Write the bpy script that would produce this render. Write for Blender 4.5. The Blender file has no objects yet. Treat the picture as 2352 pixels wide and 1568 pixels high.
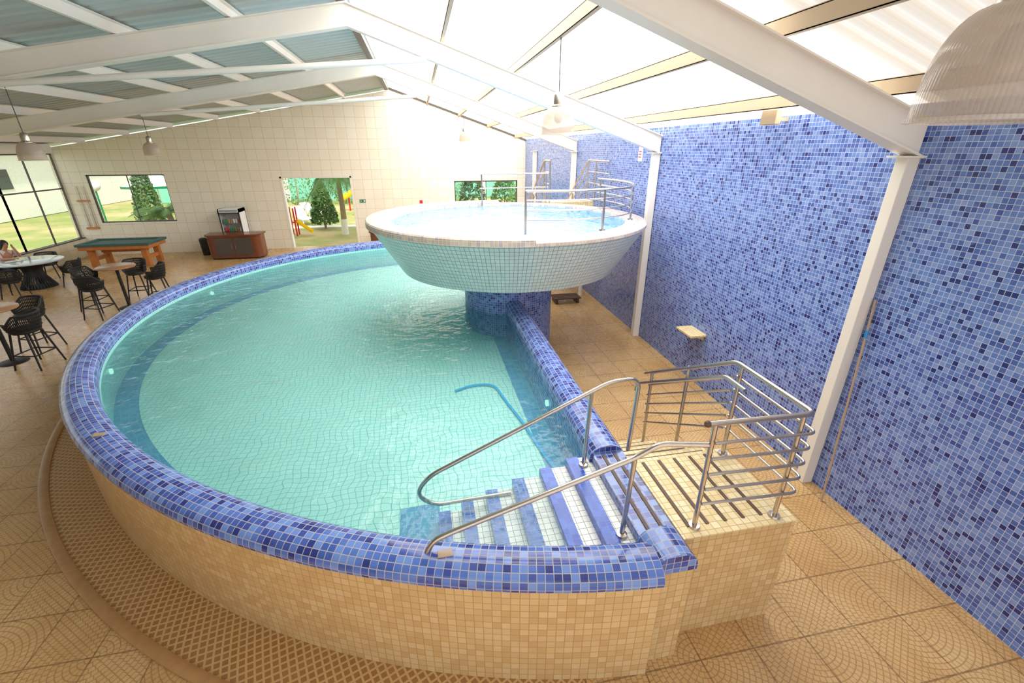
import bpy, math, random
import numpy as np
from mathutils import Vector, Matrix
random.seed(7)
S = bpy.context.scene
COL = S.collection
pi = math.pi

# ------------------------------------------------------------------ materials
class NB:
    def __init__(s, name):
        s.mat = bpy.data.materials.new(name); s.mat.use_nodes = True
        s.nt = s.mat.node_tree; s.nt.nodes.clear()
        s.out = s.nt.nodes.new('ShaderNodeOutputMaterial')
    def n(s, t, **kw):
        nd = s.nt.nodes.new(t)
        for k, v in kw.items(): setattr(nd, k, v)
        return nd
    def l(s, a, b): s.nt.links.new(a, b)
    def m(s, op, a, b=None, c=None):
        nd = s.n('ShaderNodeMath', operation=op)
        for i, x in enumerate((a, b, c)):
            if x is None: continue
            if isinstance(x, (int, float)): nd.inputs[i].default_value = x
            else: s.l(x, nd.inputs[i])
        return nd.outputs[0]
    def vm(s, op, a, b=None):
        nd = s.n('ShaderNodeVectorMath', operation=op)
        for i, x in enumerate((a, b)):
            if x is None: continue
            if isinstance(x, (tuple, list)): nd.inputs[i].default_value = x
            else: s.l(x, nd.inputs[i])
        return nd.outputs[0]
    def mix(s, fac, a, b, bt='MIX'):
        nd = s.n('ShaderNodeMixRGB', blend_type=bt)
        for i, x in enumerate((fac, a, b)):
            if isinstance(x, (int, float)): nd.inputs[i].default_value = x
            elif isinstance(x, (tuple, list)): nd.inputs[i].default_value = (*x[:3], 1)
            else: s.l(x, nd.inputs[i])
        return nd.outputs[0]
    def uv(s): return s.n('ShaderNodeTexCoord').outputs['UV']
    def obj(s): return s.n('ShaderNodeTexCoord').outputs['Object']
    def noise(s, vec, scale, detail=2, rough=0.5):
        nd = s.n('ShaderNodeTexNoise'); nd.inputs['Scale'].default_value = scale
        nd.inputs['Detail'].default_value = detail; nd.inputs['Roughness'].default_value = rough
        if vec is not None: s.l(vec, nd.inputs['Vector'])
        return nd.outputs[0], nd.outputs[1]
    def ramp(s, fac, stops, const=False):
        nd = s.n('ShaderNodeValToRGB'); cr = nd.color_ramp
        if const: cr.interpolation = 'CONSTANT'
        cr.elements[0].position = stops[0][0]; cr.elements[0].color = (*stops[0][1], 1)
        cr.elements[1].position = stops[1][0]; cr.elements[1].color = (*stops[1][1], 1)
        for p, c in stops[2:]:
            e = cr.elements.new(p); e.color = (*c, 1)
        s.l(fac, nd.inputs[0]); return nd.outputs[0]
    def bump(s, h, st=0.3, dist=0.01):
        nd = s.n('ShaderNodeBump'); nd.inputs['Strength'].default_value = st
        nd.inputs['Distance'].default_value = dist; s.l(h, nd.inputs['Height'])
        return nd.outputs[0]
    def principled(s, col, rough=0.5, metal=0.0, normal=None, spec=0.5):
        p = s.n('ShaderNodeBsdfPrincipled')
        if isinstance(col, (tuple, list)): p.inputs['Base Color'].default_value = (*col[:3], 1)
        else: s.l(col, p.inputs['Base Color'])
        if isinstance(rough, (int, float)): p.inputs['Roughness'].default_value = rough
        else: s.l(rough, p.inputs['Roughness'])
        p.inputs['Metallic'].default_value = metal
        p.inputs['Specular IOR Level'].default_value = spec
        if normal is not None: s.l(normal, p.inputs['Normal'])
        s.l(p.outputs[0], s.out.inputs[0]); return p

def lin(r, g, b):
    f = lambda c: (c/255/12.92) if c/255 <= 0.04045 else ((c/255+0.055)/1.055)**2.4
    return (f(r), f(g), f(b))

def plain(name, col, rough=0.5, metal=0.0, nscale=8, namt=0.12, spec=0.5):
    b = NB(name)
    f, _ = b.noise(b.obj(), nscale, 3)
    c = b.mix(f, tuple(x*(1-namt) for x in col), tuple(min(1, x*(1+namt)) for x in col))
    b.principled(c, rough, metal, spec=spec)
    return b.mat

def mosaic(name, tile, stops, grout, gw=0.05, rough=0.2, distort=0.0, cloud=0.0, bumpst=0.25):
    b = NB(name)
    uv = b.uv()
    if distort > 0:
        _, nc = b.noise(uv, 2.3, 2)
        d = b.vm('SUBTRACT', nc, (0.5, 0.5, 0.5)); d = b.vm('MULTIPLY', d, (distort, distort, 0))
        uv2 = b.vm('ADD', uv, d)
    else: uv2 = uv
    sc = b.vm('MULTIPLY', uv2, (1/tile, 1/tile, 0))
    cell = b.vm('FLOOR', b.vm('ADD', sc, (0.001, 0.001, 0)))
    fr = b.vm('FRACTION', sc)
    wn = b.n('ShaderNodeTexWhiteNoise', noise_dimensions='2D'); b.l(cell, wn.inputs['Vector'])
    fac = wn.outputs[0]
    if cloud > 0:
        cf, _ = b.noise(uv, 0.45, 3)
        fac = b.m('ADD', fac, b.m('MULTIPLY', b.m('SUBTRACT', cf, 0.5), cloud))
    col = b.ramp(fac, stops, const=True)
    sp = b.n('ShaderNodeSeparateXYZ'); b.l(fr, sp.inputs[0])
    ax = b.m('ABSOLUTE', b.m('SUBTRACT', sp.outputs[0], 0.5))
    ay = b.m('ABSOLUTE', b.m('SUBTRACT', sp.outputs[1], 0.5))
    g = b.m('GREATER_THAN', b.m('MAXIMUM', ax, ay), 0.5-gw)
    c = b.mix(g, col, grout)
    nz, _ = b.noise(uv, 14, 3)
    c = b.mix(b.m('MULTIPLY', nz, 0.08), c, (0, 0, 0), 'MIX')
    r = b.m('ADD', b.m('MULTIPLY', g, 0.5), rough)
    nm = b.bump(b.m('SUBTRACT', 1.0, g), bumpst, 0.004)
    b.principled(c, r, normal=nm)
    return b.mat

BLUES = [(0.0, lin(36, 50, 122)), (0.08, lin(74, 102, 180)), (0.28, lin(92, 124, 200)), (0.46, lin(110, 142, 212)),
         (0.66, lin(128, 156, 218)), (0.8, lin(98, 130, 204)), (0.92, lin(60, 84, 164))]
M_bluewall = mosaic('blue_wall_mosaic', 0.043, BLUES, lin(198, 206, 230), 0.045, 0.26, cloud=0.35)
M_cop = mosaic('coping_mosaic', 0.055, [(0.0, lin(42, 58, 134)), (0.12, lin(66, 96, 178)), (0.35, lin(86, 120, 202)), (0.62, lin(110, 146, 216)), (0.84, lin(60, 82, 166))],
               lin(184, 178, 182), 0.05, 0.14)
M_nose = mosaic('step_edge_mosaic', 0.055, [(0.0, lin(34, 78, 184)), (0.4, lin(50, 98, 204)), (0.75, lin(42, 86, 192))], lin(120, 145, 200), 0.04, 0.2)
M_band = mosaic('pool_floor_band_mosaic', 0.075, [(0, lin(58, 140, 194)), (0.4, lin(72, 156, 202)), (0.7, lin(64, 148, 197))], lin(108, 178, 208), 0.04, 0.3, distort=0.14)
M_pfloor = mosaic('pool_floor_mosaic', 0.072, [(0, lin(176, 238, 230)), (0.5, lin(181, 242, 234))], lin(122, 194, 190), 0.045, 0.4, distort=0.2, bumpst=0.0)
M_pwall = mosaic('pool_inner_wall_mosaic', 0.075, [(0, lin(160, 228, 224)), (0.5, lin(166, 232, 228))], lin(120, 195, 194), 0.04, 0.3)
M_beige = mosaic('beige_wall_mosaic', 0.062, [(0, lin(214, 178, 122)), (0.3, lin(220, 186, 131)), (0.6, lin(208, 170, 114)), (0.85, lin(224, 192, 140))], lin(180, 146, 98), 0.045, 0.35)
M_ytile = mosaic('cream_deck_mosaic', 0.062, [(0, lin(232, 210, 158)), (0.4, lin(238, 220, 174)), (0.75, lin(226, 202, 146))], lin(194, 168, 118), 0.05, 0.35)
M_white = mosaic('white_step_mosaic', 0.06, [(0, lin(242, 244, 238)), (0.5, lin(248, 250, 244))], lin(150, 160, 150), 0.045, 0.25)
M_tub = mosaic('tub_white_mosaic', 0.07, [(0, lin(218, 233, 229)), (0.5, lin(224, 239, 235))], lin(124, 138, 134), 0.05, 0.25)
M_rim = mosaic('tub_rim_mosaic', 0.06, [(0, lin(200, 182, 168)), (0.4, lin(214, 198, 182)), (0.75, lin(184, 172, 176))], lin(228, 214, 198), 0.05, 0.25)
M_tubin = mosaic('tub_inside_mosaic', 0.09, [(0, lin(130, 190, 240)), (0.5, lin(150, 205, 245)), (0.85, lin(90, 160, 235))], lin(160, 205, 240), 0.04, 0.3, distort=0.12)
M_back = mosaic('cream_wall_tiles', 0.36, [(0, lin(246, 238, 218)), (0.5, lin(248, 242, 224))], lin(205, 192, 164), 0.012, 0.3, bumpst=0.1)
M_lowwall = mosaic('low_wall_tiles', 0.36, [(0, lin(214, 205, 178)), (0.5, lin(220, 210, 184))], lin(180, 168, 140), 0.012, 0.35)

def floor_mat():
    b = NB('stamped_floor_tiles')
    uv = b.uv(); T = 0.46
    sc = b.vm('MULTIPLY', uv, (1/T, 1/T, 0))
    cell = b.vm('FLOOR', sc); fr = b.vm('FRACTION', sc)
    wn = b.n('ShaderNodeTexWhiteNoise', noise_dimensions='2D'); b.l(cell, wn.inputs['Vector'])
    sp = b.n('ShaderNodeSeparateXYZ'); b.l(fr, sp.inputs[0])
    sw = b.n('ShaderNodeSeparateColor'); b.l(wn.outputs[1], sw.inputs[0])
    hc = b.vm('FRACTION', b.vm('MULTIPLY', cell, (0.5, 0.5, 0)))
    sh = b.n('ShaderNodeSeparateXYZ'); b.l(hc, sh.inputs[0])
    px = b.m('GREATER_THAN', sh.outputs[0], 0.25); py = b.m('GREATER_THAN', sh.outputs[1], 0.25)
    def flip(f, p): return b.m('ABSOLUTE', b.m('SUBTRACT', f, p))
    lx = flip(sp.outputs[0], px); ly = flip(sp.outputs[1], py)
    r = b.m('SQRT', b.m('ADD', b.m('MULTIPLY', lx, lx), b.m('MULTIPLY', ly, ly)))
    r9 = b.m('MULTIPLY', r, 11.0)
    ring = b.m('FLOOR', r9); rf = b.m('FRACT', r9)
    ang = b.m('ARCTAN2', ly, lx)
    seg = b.m('FRACT', b.m('ADD', b.m('MULTIPLY', ang, b.m('MULTIPLY', b.m('ADD', ring, 0.8), 0.95)), b.m('MULTIPLY', ring, 0.37)))
    l1 = b.m('LESS_THAN', rf, 0.2); l2 = b.m('LESS_THAN', seg, 0.18)
    fan = b.m('MAXIMUM', l1, l2)
    ax = b.m('ABSOLUTE', b.m('SUBTRACT', sp.outputs[0], 0.5)); ay = b.m('ABSOLUTE', b.m('SUBTRACT', sp.outputs[1], 0.5))
    grout = b.m('GREATER_THAN', b.m('MAXIMUM', ax, ay), 0.486)
    n1, _ = b.noise(uv, 1.1, 5, 0.6); n2, _ = b.noise(uv, 9, 4, 0.6)
    base = b.ramp(n1, [(0.3, lin(190, 144, 86)), (0.5, lin(216, 174, 114)), (0.7, lin(232, 196, 138))])
    base = b.mix(b.m('MULTIPLY', sw.outputs[0], 0.3), base, lin(236, 206, 154))
    base = b.mix(b.m('MULTIPLY', n2, 0.4), base, lin(176, 128, 72))
    c = b.mix(b.m('MULTIPLY', fan, 0.55), base, lin(148, 104, 56))
    c = b.mix(b.m('MULTIPLY', grout, 0.6), c, lin(106, 76, 44))
    h = b.m('SUBTRACT', 1.0, b.m('MAXIMUM', b.m('MULTIPLY', fan, 0.6), grout))
    b.principled(c, b.m('ADD', b.m('MULTIPLY', n2, 0.25), 0.16), normal=b.bump(h, 0.6, 0.007))
    return b.mat
M_floor = floor_mat()

def lattice_mat():
    b = NB('lattice_band_tiles')
    uv = b.uv(); sp = b.n('ShaderNodeSeparateXYZ'); b.l(uv, sp.inputs[0])
    T = 0.06
    a = b.m('FRACT', b.m('DIVIDE', b.m('ADD', sp.outputs[0], sp.outputs[1]), T*1.3))
    d = b.m('FRACT', b.m('DIVIDE', b.m('SUBTRACT', sp.outputs[0], sp.outputs[1]), T*1.3))
    g = b.m('MAXIMUM', b.m('ABSOLUTE', b.m('SUBTRACT', a, 0.5)), b.m('ABSOLUTE', b.m('SUBTRACT', d, 0.5)))
    g = b.m('GREATER_THAN', g, 0.36)
    n2, _ = b.noise(uv, 6, 4, 0.6)
    c = b.mix(n2, lin(146, 100, 52), lin(182, 136, 82)); c = b.mix(g, c, lin(212, 174, 118))
    b.principled(c, 0.32, normal=b.bump(g, 0.6, 0.008))
    return b.mat
M_lat = lattice_mat()
M_curb = plain('curb_stone', lin(182, 138, 86), 0.4, nscale=12, namt=0.25)

def water_mat(name, tint, s1, s2, st, refl=1.0, dist=0.05, milk=0.0, mcol=(.5, .85, .8)):
    b = NB(name)
    o = b.obj()
    a, _ = b.noise(o, s1, 3, 0.55); c, _ = b.noise(o, s2, 2)
    h = b.m('ADD', a, b.m('MULTIPLY', c, 0.35))
    nm = b.bump(h, st, dist)
    tr = b.n('ShaderNodeBsdfTransparent'); tr.inputs[0].default_value = (*tint, 1)
    base = tr.outputs[0]
    if milk > 0:
        df = b.n('ShaderNodeBsdfDiffuse'); df.inputs[0].default_value = (*mcol, 1); b.l(nm, df.inputs['Normal'])
        mm = b.n('ShaderNodeMixShader'); mm.inputs[0].default_value = milk; b.l(base, mm.inputs[1]); b.l(df.outputs[0], mm.inputs[2]); base = mm.outputs[0]
    gl = b.n('ShaderNodeBsdfGlossy'); gl.inputs['Roughness'].default_value = 0.03; b.l(nm, gl.inputs['Normal'])
    fr = b.n('ShaderNodeFresnel'); fr.inputs[0].default_value = 1.33; b.l(nm, fr.inputs['Normal'])
    mx = b.n('ShaderNodeMixShader'); b.l(b.m('MULTIPLY', fr.outputs[0], refl), mx.inputs[0]); b.l(base, mx.inputs[1]); b.l(gl.outputs[0], mx.inputs[2])
    b.l(mx.outputs[0], b.out.inputs[0]); return b.mat
M_water = water_mat('pool_water', (0.98, 1.0, 1.0), 1.6, 7, 0.8, 1.0, 0.1, 0.1, lin(160, 232, 224))
M_water2 = water_mat('tub_water', (0.95, 0.98, 1.0), 5, 18, 0.6, 0.4)

def glass_mat(name, tint=(0.94, 0.98, 0.97), rough=0.02):
    b = NB(name)
    tr = b.n('ShaderNodeBsdfTransparent'); tr.inputs[0].default_value = (*tint, 1)
    gl = b.n('ShaderNodeBsdfGlossy'); gl.inputs['Roughness'].default_value = rough
    lw = b.n('ShaderNodeLayerWeight'); lw.inputs[0].default_value = 0.5
    f = b.m('ADD', b.m('MULTIPLY', b.m('POWER', lw.outputs['Facing'], 5.0), 0.7), 0.04)
    mx = b.n('ShaderNodeMixShader'); b.l(f, mx.inputs[0]); b.l(tr.outputs[0], mx.inputs[1]); b.l(gl.outputs[0], mx.inputs[2])
    b.l(mx.outputs[0], b.out.inputs[0]); return b.mat
M_glass = glass_mat('window_glass')
def acrylic(name, op, alb):
    b = NB(name)
    uv = b.uv(); sp = b.n('ShaderNodeSeparateXYZ'); b.l(uv, sp.inputs[0])
    st = b.m('ABSOLUTE', b.m('SINE', b.m('MULTIPLY', sp.outputs[0], 230)))
    tr = b.n('ShaderNodeBsdfTransparent'); tr.inputs[0].default_value = (0.92, 0.87, 0.81, 1)
    p = b.n('ShaderNodeBsdfPrincipled'); p.inputs['Base Color'].default_value = (*alb, 1); p.inputs['Roughness'].default_value = 0.1
    b.l(b.bump(st, 0.25, 0.003), p.inputs['Normal'])
    tl = b.n('ShaderNodeBsdfTranslucent'); tl.inputs[0].default_value = (0.68, 0.6, 0.52, 1)
    m0 = b.n('ShaderNodeMixShader'); m0.inputs[0].default_value = 0.4; b.l(p.outputs[0], m0.inputs[1]); b.l(tl.outputs[0], m0.inputs[2])
    hz = b.m('MULTIPLY', sp.outputs[1], 1.0)
    mx = b.n('ShaderNodeMixShader'); b.l(b.m('MINIMUM', b.m('ADD', b.m('MULTIPLY', st, 0.14), b.m('ADD', hz, op)), 0.95), mx.inputs[0])
    b.l(tr.outputs[0], mx.inputs[1]); b.l(m0.outputs[0], mx.inputs[2]); b.l(mx.outputs[0], b.out.inputs[0]); return b.mat
M_acr = acrylic('ribbed_acrylic', 0.5, (0.54, 0.47, 0.40))
M_acrrim = acrylic('acrylic_rim', 0.5, (0.9, 0.87, 0.82))

def roof_sheet(name, strength, rib_stripe=0.12, dc=(0.8, 0.72, 0.62), sc=1.0):
    b = NB(name)
    n, _ = b.noise(b.uv(), 1.5, 3)
    sp = b.n('ShaderNodeSeparateXYZ'); b.l(b.uv(), sp.inputs[0])
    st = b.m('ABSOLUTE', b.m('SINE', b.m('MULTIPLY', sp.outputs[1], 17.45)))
    c = b.mix(n, (sc, 0.97*sc, 0.92*sc), (sc, 0.99*sc, 0.96*sc)); c = b.mix(b.m('MULTIPLY', st, rib_stripe), c, tuple(q*sc for q in dc))  # colour stripes at the spacing of the corrugation ribs
    tl = b.n('ShaderNodeBsdfTranslucent'); b.l(c, tl.inputs[0])
    df = b.n('ShaderNodeBsdfDiffuse'); b.l(c, df.inputs[0])
    mx = b.n('ShaderNodeMixShader'); mx.inputs[0].default_value = 0.5
    b.l(tl.outputs[0], mx.inputs[1]); b.l(df.outputs[0], mx.inputs[2])
    em = b.n('ShaderNodeEmission'); b.l(c, em.inputs[0]); em.inputs[1].default_value = strength  # sheet glows by itself, standing in for daylight through the roof
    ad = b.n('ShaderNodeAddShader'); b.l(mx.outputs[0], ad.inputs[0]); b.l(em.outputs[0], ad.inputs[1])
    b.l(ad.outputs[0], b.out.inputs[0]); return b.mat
M_poly = roof_sheet('glowing_translucent_roof_sheet', 3.3)
M_poly2 = roof_sheet('dimmed_translucent_roof_sheet', 0.2, 0.6, (0.7, 0.58, 0.44), 0.66)  # near bay: same sheet, glow and colour lowered to paint it dimmer
M_metalroof = plain('corrugated_steel', lin(184, 192, 190), 0.4, 0.0, 2, 0.1)
M_paint = plain('white_paint', lin(240, 234, 224), 0.4, nscale=3, namt=0.04)
M_purlin = plain('cream_purlin_paint', lin(190, 168, 138), 0.5, nscale=4, namt=0.08)
M_dark = plain('dark_trim', lin(70, 62, 56), 0.5)
M_steel = plain('brushed_stainless', (0.54, 0.48, 0.42), 0.25, 1.0, 30, 0.1)
M_slat = plain('dark_wood_slat', lin(88, 64, 48), 0.55, nscale=20, namt=0.35)
M_black = plain('black_rope', lin(26, 26, 28), 0.6, nscale=40, namt=0.3)
M_wood = plain('orange_wood', lin(198, 122, 62), 0.35, nscale=6, namt=0.3)
M_red = plain('mahogany_wood', lin(112, 60, 38), 0.25, nscale=5, namt=0.3)
M_felt = plain('green_felt', lin(66, 100, 92), 0.9, nscale=50, namt=0.1)
M_tabletop = plain('pale_tabletop', lin(190, 200, 200), 0.12, nscale=3, namt=0.05)
M_woodtop = plain('brown_tabletop', lin(170, 125, 90), 0.3, nscale=8, namt=0.3)
M_frame = plain('bronze_frame', lin(78, 70, 64), 0.4)
M_leaf = plain('leaf_green', lin(98, 140, 66), 0.6, nscale=3, namt=0.5)
M_leaf2 = plain('leaf_dark_green', lin(78, 116, 58), 0.6, nscale=3, namt=0.5)
M_trunk = plain('palm_trunk', lin(160, 140, 115), 0.8, nscale=10, namt=0.3)
M_yel = plain('yellow_plastic', lin(245, 205, 20), 0.3)
M_redp = plain('red_plastic', lin(205, 30, 45), 0.3)
M_bluep = plain('blue_plastic', lin(30, 140, 205), 0.3)
M_grey = plain('grey_panel', lin(150, 165, 170), 0.4)
M_teal = plain('teal_panel', lin(130, 205, 185), 0.6)
M_whitep = plain('white_plastic', lin(240, 240, 240), 0.35)
M_pole = plain('tan_pole_paint', lin(176, 150, 122), 0.4)
M_skin = plain('skin', lin(190, 135, 105), 0.5)
M_hair = plain('dark_hair', lin(28, 20, 16), 0.5)
M_shirt = plain('pale_shirt', lin(225, 205, 200), 0.8)
M_jeans = plain('dark_trousers', lin(40, 45, 62), 0.8)
M_green = plain('sign_green', lin(0, 130, 80), 0.4)
M_concrete = plain('exterior_render', lin(235, 232, 222), 0.7)
def emis(name, col, st):
    b = NB(name); e = b.n('ShaderNodeEmission'); e.inputs[0].default_value = (*col, 1); e.inputs[1].default_value = st
    b.l(e.outputs[0], b.out.inputs[0]); return b.mat
M_pl = emis('pool_lamp_glow', (0.4, 1.0, 0.8), 0.9)
def ground():
    b = NB('lawn_and_sand'); n, _ = b.noise(b.uv(), 0.25, 5, 0.6); n2, _ = b.noise(b.uv(), 5, 4)
    c = b.ramp(n, [(0.44, lin(140, 160, 76)), (0.6, lin(210, 188, 136))]); c = b.mix(b.m('MULTIPLY', n2, 0.4), c, lin(160, 150, 92))
    b.principled(c, 0.9); return b.mat
M_ground = ground()

# ------------------------------------------------------------------ geometry
def fillet(pts, r, n=5):
    pts = [Vector(p) for p in pts]
    if r <= 0 or len(pts) < 3: return pts
    o = [pts[0]]
    for i in range(1, len(pts)-1):
        a, p, c = pts[i-1], pts[i], pts[i+1]
        d1 = (a-p); d2 = (c-p); rr = min(r, d1.length*0.48, d2.length*0.48)
        s = p+d1.normalized()*rr; e = p+d2.normalized()*rr
        for k in range(n+1):
            t = k/n; o.append(s*(1-t)**2+p*2*t*(1-t)+e*t*t)
    o.append(pts[-1]); return o

class G:
    def __init__(s): s.v = []; s.f = []; s.uv = {}
    def add(s, vs, fs, uvs=None):
        b = len(s.v); s.v += [tuple(x) for x in vs]
        for i, f in enumerate(fs):
            if uvs: s.uv[len(s.f)] = uvs[i]
            s.f.append(tuple(b+k for k in f))
        return s
    def box(s, x0, y0, z0, x1, y1, z1):
        v = [(x0,y0,z0),(x1,y0,z0),(x1,y1,z0),(x0,y1,z0),(x0,y0,z1),(x1,y0,z1),(x1,y1,z1),(x0,y1,z1)]
        return s.add(v, [(0,3,2,1),(4,5,6,7),(0,1,5,4),(1,2,6,5),(2,3,7,6),(3,0,4,7)])
    def prismY(s, poly, y0, y1):
        n = len(poly); v = [(x, y0, z) for x, z in poly]+[(x, y1, z) for x, z in poly]
        f = [tuple(range(n)), tuple(range(2*n-1, n-1, -1))]+[(i, i+n, (i+1) % n+n, (i+1) % n) for i in range(n)]
        return s.add(v, f)
    def prismZ(s, poly, z0, z1):
        n = len(poly); v = [(x, y, z0) for x, y in poly]+[(x, y, z1) for x, y in poly]
        f = [tuple(range(n-1, -1, -1)), tuple(range(n, 2*n))]+[(i, (i+1) % n, (i+1) % n+n, i+n) for i in range(n)]
        return s.add(v, f)
    def tube(s, pts, r, n=10, fil=0.0, caps=True, closed=False):
        P = fillet(pts, fil); m = len(P)
        if isinstance(r, (int, float)): R = [r]*m
        else: R = [r[0]+(r[-1]-r[0])*i/(m-1) for i in range(m)]
        up = None; v = []
        for i, p in enumerate(P):
            if closed: d = P[(i+1) % m]-P[i-1]
            else: d = (P[min(i+1, m-1)]-P[max(i-1, 0)])
            d.normalize()
            if up is None:
                up = Vector((0, 0, 1)) if abs(d.z) < 0.9 else Vector((1, 0, 0))
            up = (up-d*up.dot(d)); 
            if up.length < 1e-5: up = d.orthogonal()
            up.normalize(); sd = d.cross(up)
            for k in range(n):
                a = 2*pi*k/n; v.append(p+(up*math.cos(a)+sd*math.sin(a))*R[i])
        f = []
        for i in range(m if closed else m-1):
            j = (i+1) % m
            for k in range(n): f.append((i*n+k, i*n+(k+1) % n, j*n+(k+1) % n, j*n+k))
        if caps and not closed: f.append(tuple(range(n-1, -1, -1))); f.append(tuple((m-1)*n+k for k in range(n)))
        return s.add(v, f)
    def lathe(s, prof, c=(0, 0, 0), n=48, a0=0.0, a1=2*pi, R=None):
        full = abs(a1-a0-2*pi) < 1e-6; m = len(prof); v = []; cols = n if full else n+1
        for i in range(cols):
            a = a0+(a1-a0)*i/n
            for r, z in prof: v.append((c[0]+r*math.cos(a), c[1]+r*math.sin(a), c[2]+z))
        L = [0]
        for j in range(1, m): L.append(L[-1]+math.hypot(prof[j][0]-prof[j-1][0], prof[j][1]-prof[j-1][1]))
        Rm = R or max(p[0] for p in prof); f = []; U = []
        for i in range(n):
            i2 = (i+1) % cols
            for j in range(m-1):
                f.append((i*m+j, i2*m+j, i2*m+j+1, i*m+j+1))
                u0 = Rm*(a1-a0)*i/n; u1 = Rm*(a1-a0)*(i+1)/n
                U.append([(u0, L[j]), (u1, L[j]), (u1, L[j+1]), (u0, L[j+1])])
        return s.add(v, f, U)
    def sweep(s, rows, us, vs, closed=False):
        n = len(rows); m = len(rows[0]); v = [p for r in rows for p in r]; f = []; U = []
        for i in range(n-1):
            for j in range(m-1):
                f.append((i*m+j, (i+1)*m+j, (i+1)*m+j+1, i*m+j+1))
                U.append([(us[i], vs[j]), (us[i+1], vs[j]), (us[i+1], vs[j+1]), (us[i], vs[j+1])])
        return s.add(v, f, U)
    def sphere(s, c, r, n=16, sz=1.0, m=10):
        prof = [(max(1e-4, r*math.sin(pi*k/m)), -r*sz*math.cos(pi*k/m)) for k in range(m+1)]
        return s.lathe(prof, c, n)
    def make(s, name, mat, parent=None, smooth=False, bevel=0.0, world=False, angle=35, props=None, origin=None):
        vs = [Vector(v) for v in s.v]; loc = Vector((0, 0, 0))
        if parent is not None:
            if world:
                o = parent.location; vs = [v-o for v in vs]
        else:
            if props and props.get('kind') == 'structure': pass
            else:
                xs = [v.x for v in vs]; ys = [v.y for v in vs]; zs = [v.z for v in vs]
                loc = Vector(((min(xs)+max(xs))/2, (min(ys)+max(ys))/2, min(zs))); vs = [v-loc for v in vs]
        me = bpy.data.meshes.new(name); me.from_pydata([tuple(v) for v in vs], [], s.f); 
        lay = me.uv_layers.new(name='UVMap')
        for p in me.polygons:
            cu = s.uv.get(p.index)
            if cu is not None:
                for k, li in enumerate(p.loop_indices): lay.data[li].uv = cu[k]
            else:
                nx, ny, nz = map(abs, p.normal)
                for li in p.loop_indices:
                    co = me.vertices[me.loops[li].vertex_index].co
                    co = co+(loc if parent is None else (parent.location if world else Vector((0,0,0))))
                    if nz >= nx and nz >= ny: lay.data[li].uv = (co.x, co.y)
                    elif nx >= ny: lay.data[li].uv = (co.y, co.z)
                    else: lay.data[li].uv = (co.x, co.z)
        if smooth:
            for p in me.polygons: p.use_smooth = True
            try: me.set_sharp_from_angle(angle=math.radians(angle))
            except Exception: pass
        me.materials.append(mat); me.update()
        ob = bpy.data.objects.new(name, me); COL.objects.link(ob); ob.location = loc
        if parent is not None: ob.parent = parent
        if bevel > 0:
            md = ob.modifiers.new('bevel', 'BEVEL'); md.width = bevel; md.segments = 2; md.limit_method = 'ANGLE'
        if props:
            for k, v in props.items(): ob[k] = v
        return ob

def thing(name, loc, label, cat, rot=0.0, group=None):
    e = bpy.data.objects.new(name, None); COL.objects.link(e); e.location = loc; e.rotation_euler = (0, 0, rot)
    e.empty_display_size = 0.1; e['label'] = label; e['category'] = cat
    if group: e['group'] = group
    return e
def P(label, cat, group=None):
    d = {'label': label, 'category': cat}
    if group: d['group'] = group
    return d
STR = {'kind': 'structure'}
def dup(t, loc, rot=None, label=None):
    def rec(o, par):
        c = o.copy(); COL.objects.link(c)
        if par is not None: c.parent = par
        for ch in o.children: rec(ch, c)
        return c
    kids = list(t.children)
    c = t.copy(); COL.objects.link(c); c.location = loc
    if rot is not None: c.rotation_euler = (0, 0, rot)
    if label: c['label'] = label
    for k in kids: rec(k, c)
    return c

# ------------------------------------------------------------------ room shell
XL, XR, YB, Y0 = -12.1, 4.28, 19.0, -2.5
AX = -0.85
def roofz(x): return 5.7-0.17*(AX-x) if x < AX else 5.7-0.33*(x-AX)

G().box(XL-0.3, Y0, -0.2, XR+0.3, YB+0.3, 0).make('floor', M_floor, props=STR)
def wall_back():
    g = G()
    holes = [(-11.4, -8.95, 1.15, 2.78), (-5.1, -2.6, 0, 2.63), (1.36, 3.95, 1.15, 2.43)]
    xs = sorted(set([XL-0.2, XR+0.2, AX]+[h[0] for h in holes]+[h[1] for h in holes]))
    for a, b in zip(xs[:-1], xs[1:]):
        h = [q for q in holes if q[0] <= a+1e-6 and q[1] >= b-1e-6]
        gap = 0.13 if b <= AX+1e-6 else 0.03
        ta, tb = roofz(a)-gap, roofz(b)-gap
        if h:
            if h[0][2] > 0: g.box(a, YB, 0, b, YB+0.2, h[0][2])
            g.prismY([(a, h[0][3]), (b, h[0][3]), (b, tb), (a, ta)], YB, YB+0.2)
        else: g.prismY([(a, 0), (b, 0), (b, tb), (a, ta)], YB, YB+0.2)
    g.make('wall_back', M_back, props=STR)
wall_back()
G().box(XR, Y0, 0, XR+0.2, YB, 3.96).make('wall_right', M_bluewall, props=STR)
G().prismY([(XL-.2, 0), (-4.0, 0), (-4.0, roofz(-4.0)-.02), (XL-.2, roofz(XL-.2)-.02)], Y0-0.2, Y0).make('wall_front_light_blocker', M_lowwall, props=STR)  # unseen partial wall, added to darken the left; rest left open for fill
g = G(); g.box(XL-0.2, Y0, 0, XL, YB, 0.63); g.box(XL-0.2, Y0, .63, XL, 6.3, 3.47); g.make('wall_left', M_lowwall, props=STR)  # full-height near part is out of view, added to block side light
G().box(XL-0.2, Y0, 3.47, XL, YB, roofz(XL)-0.02).make('trim_1', M_paint, props=STR)
n = 1
ys = [YB-0.05-2.5*k for k in range(5, -1, -1)]
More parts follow.
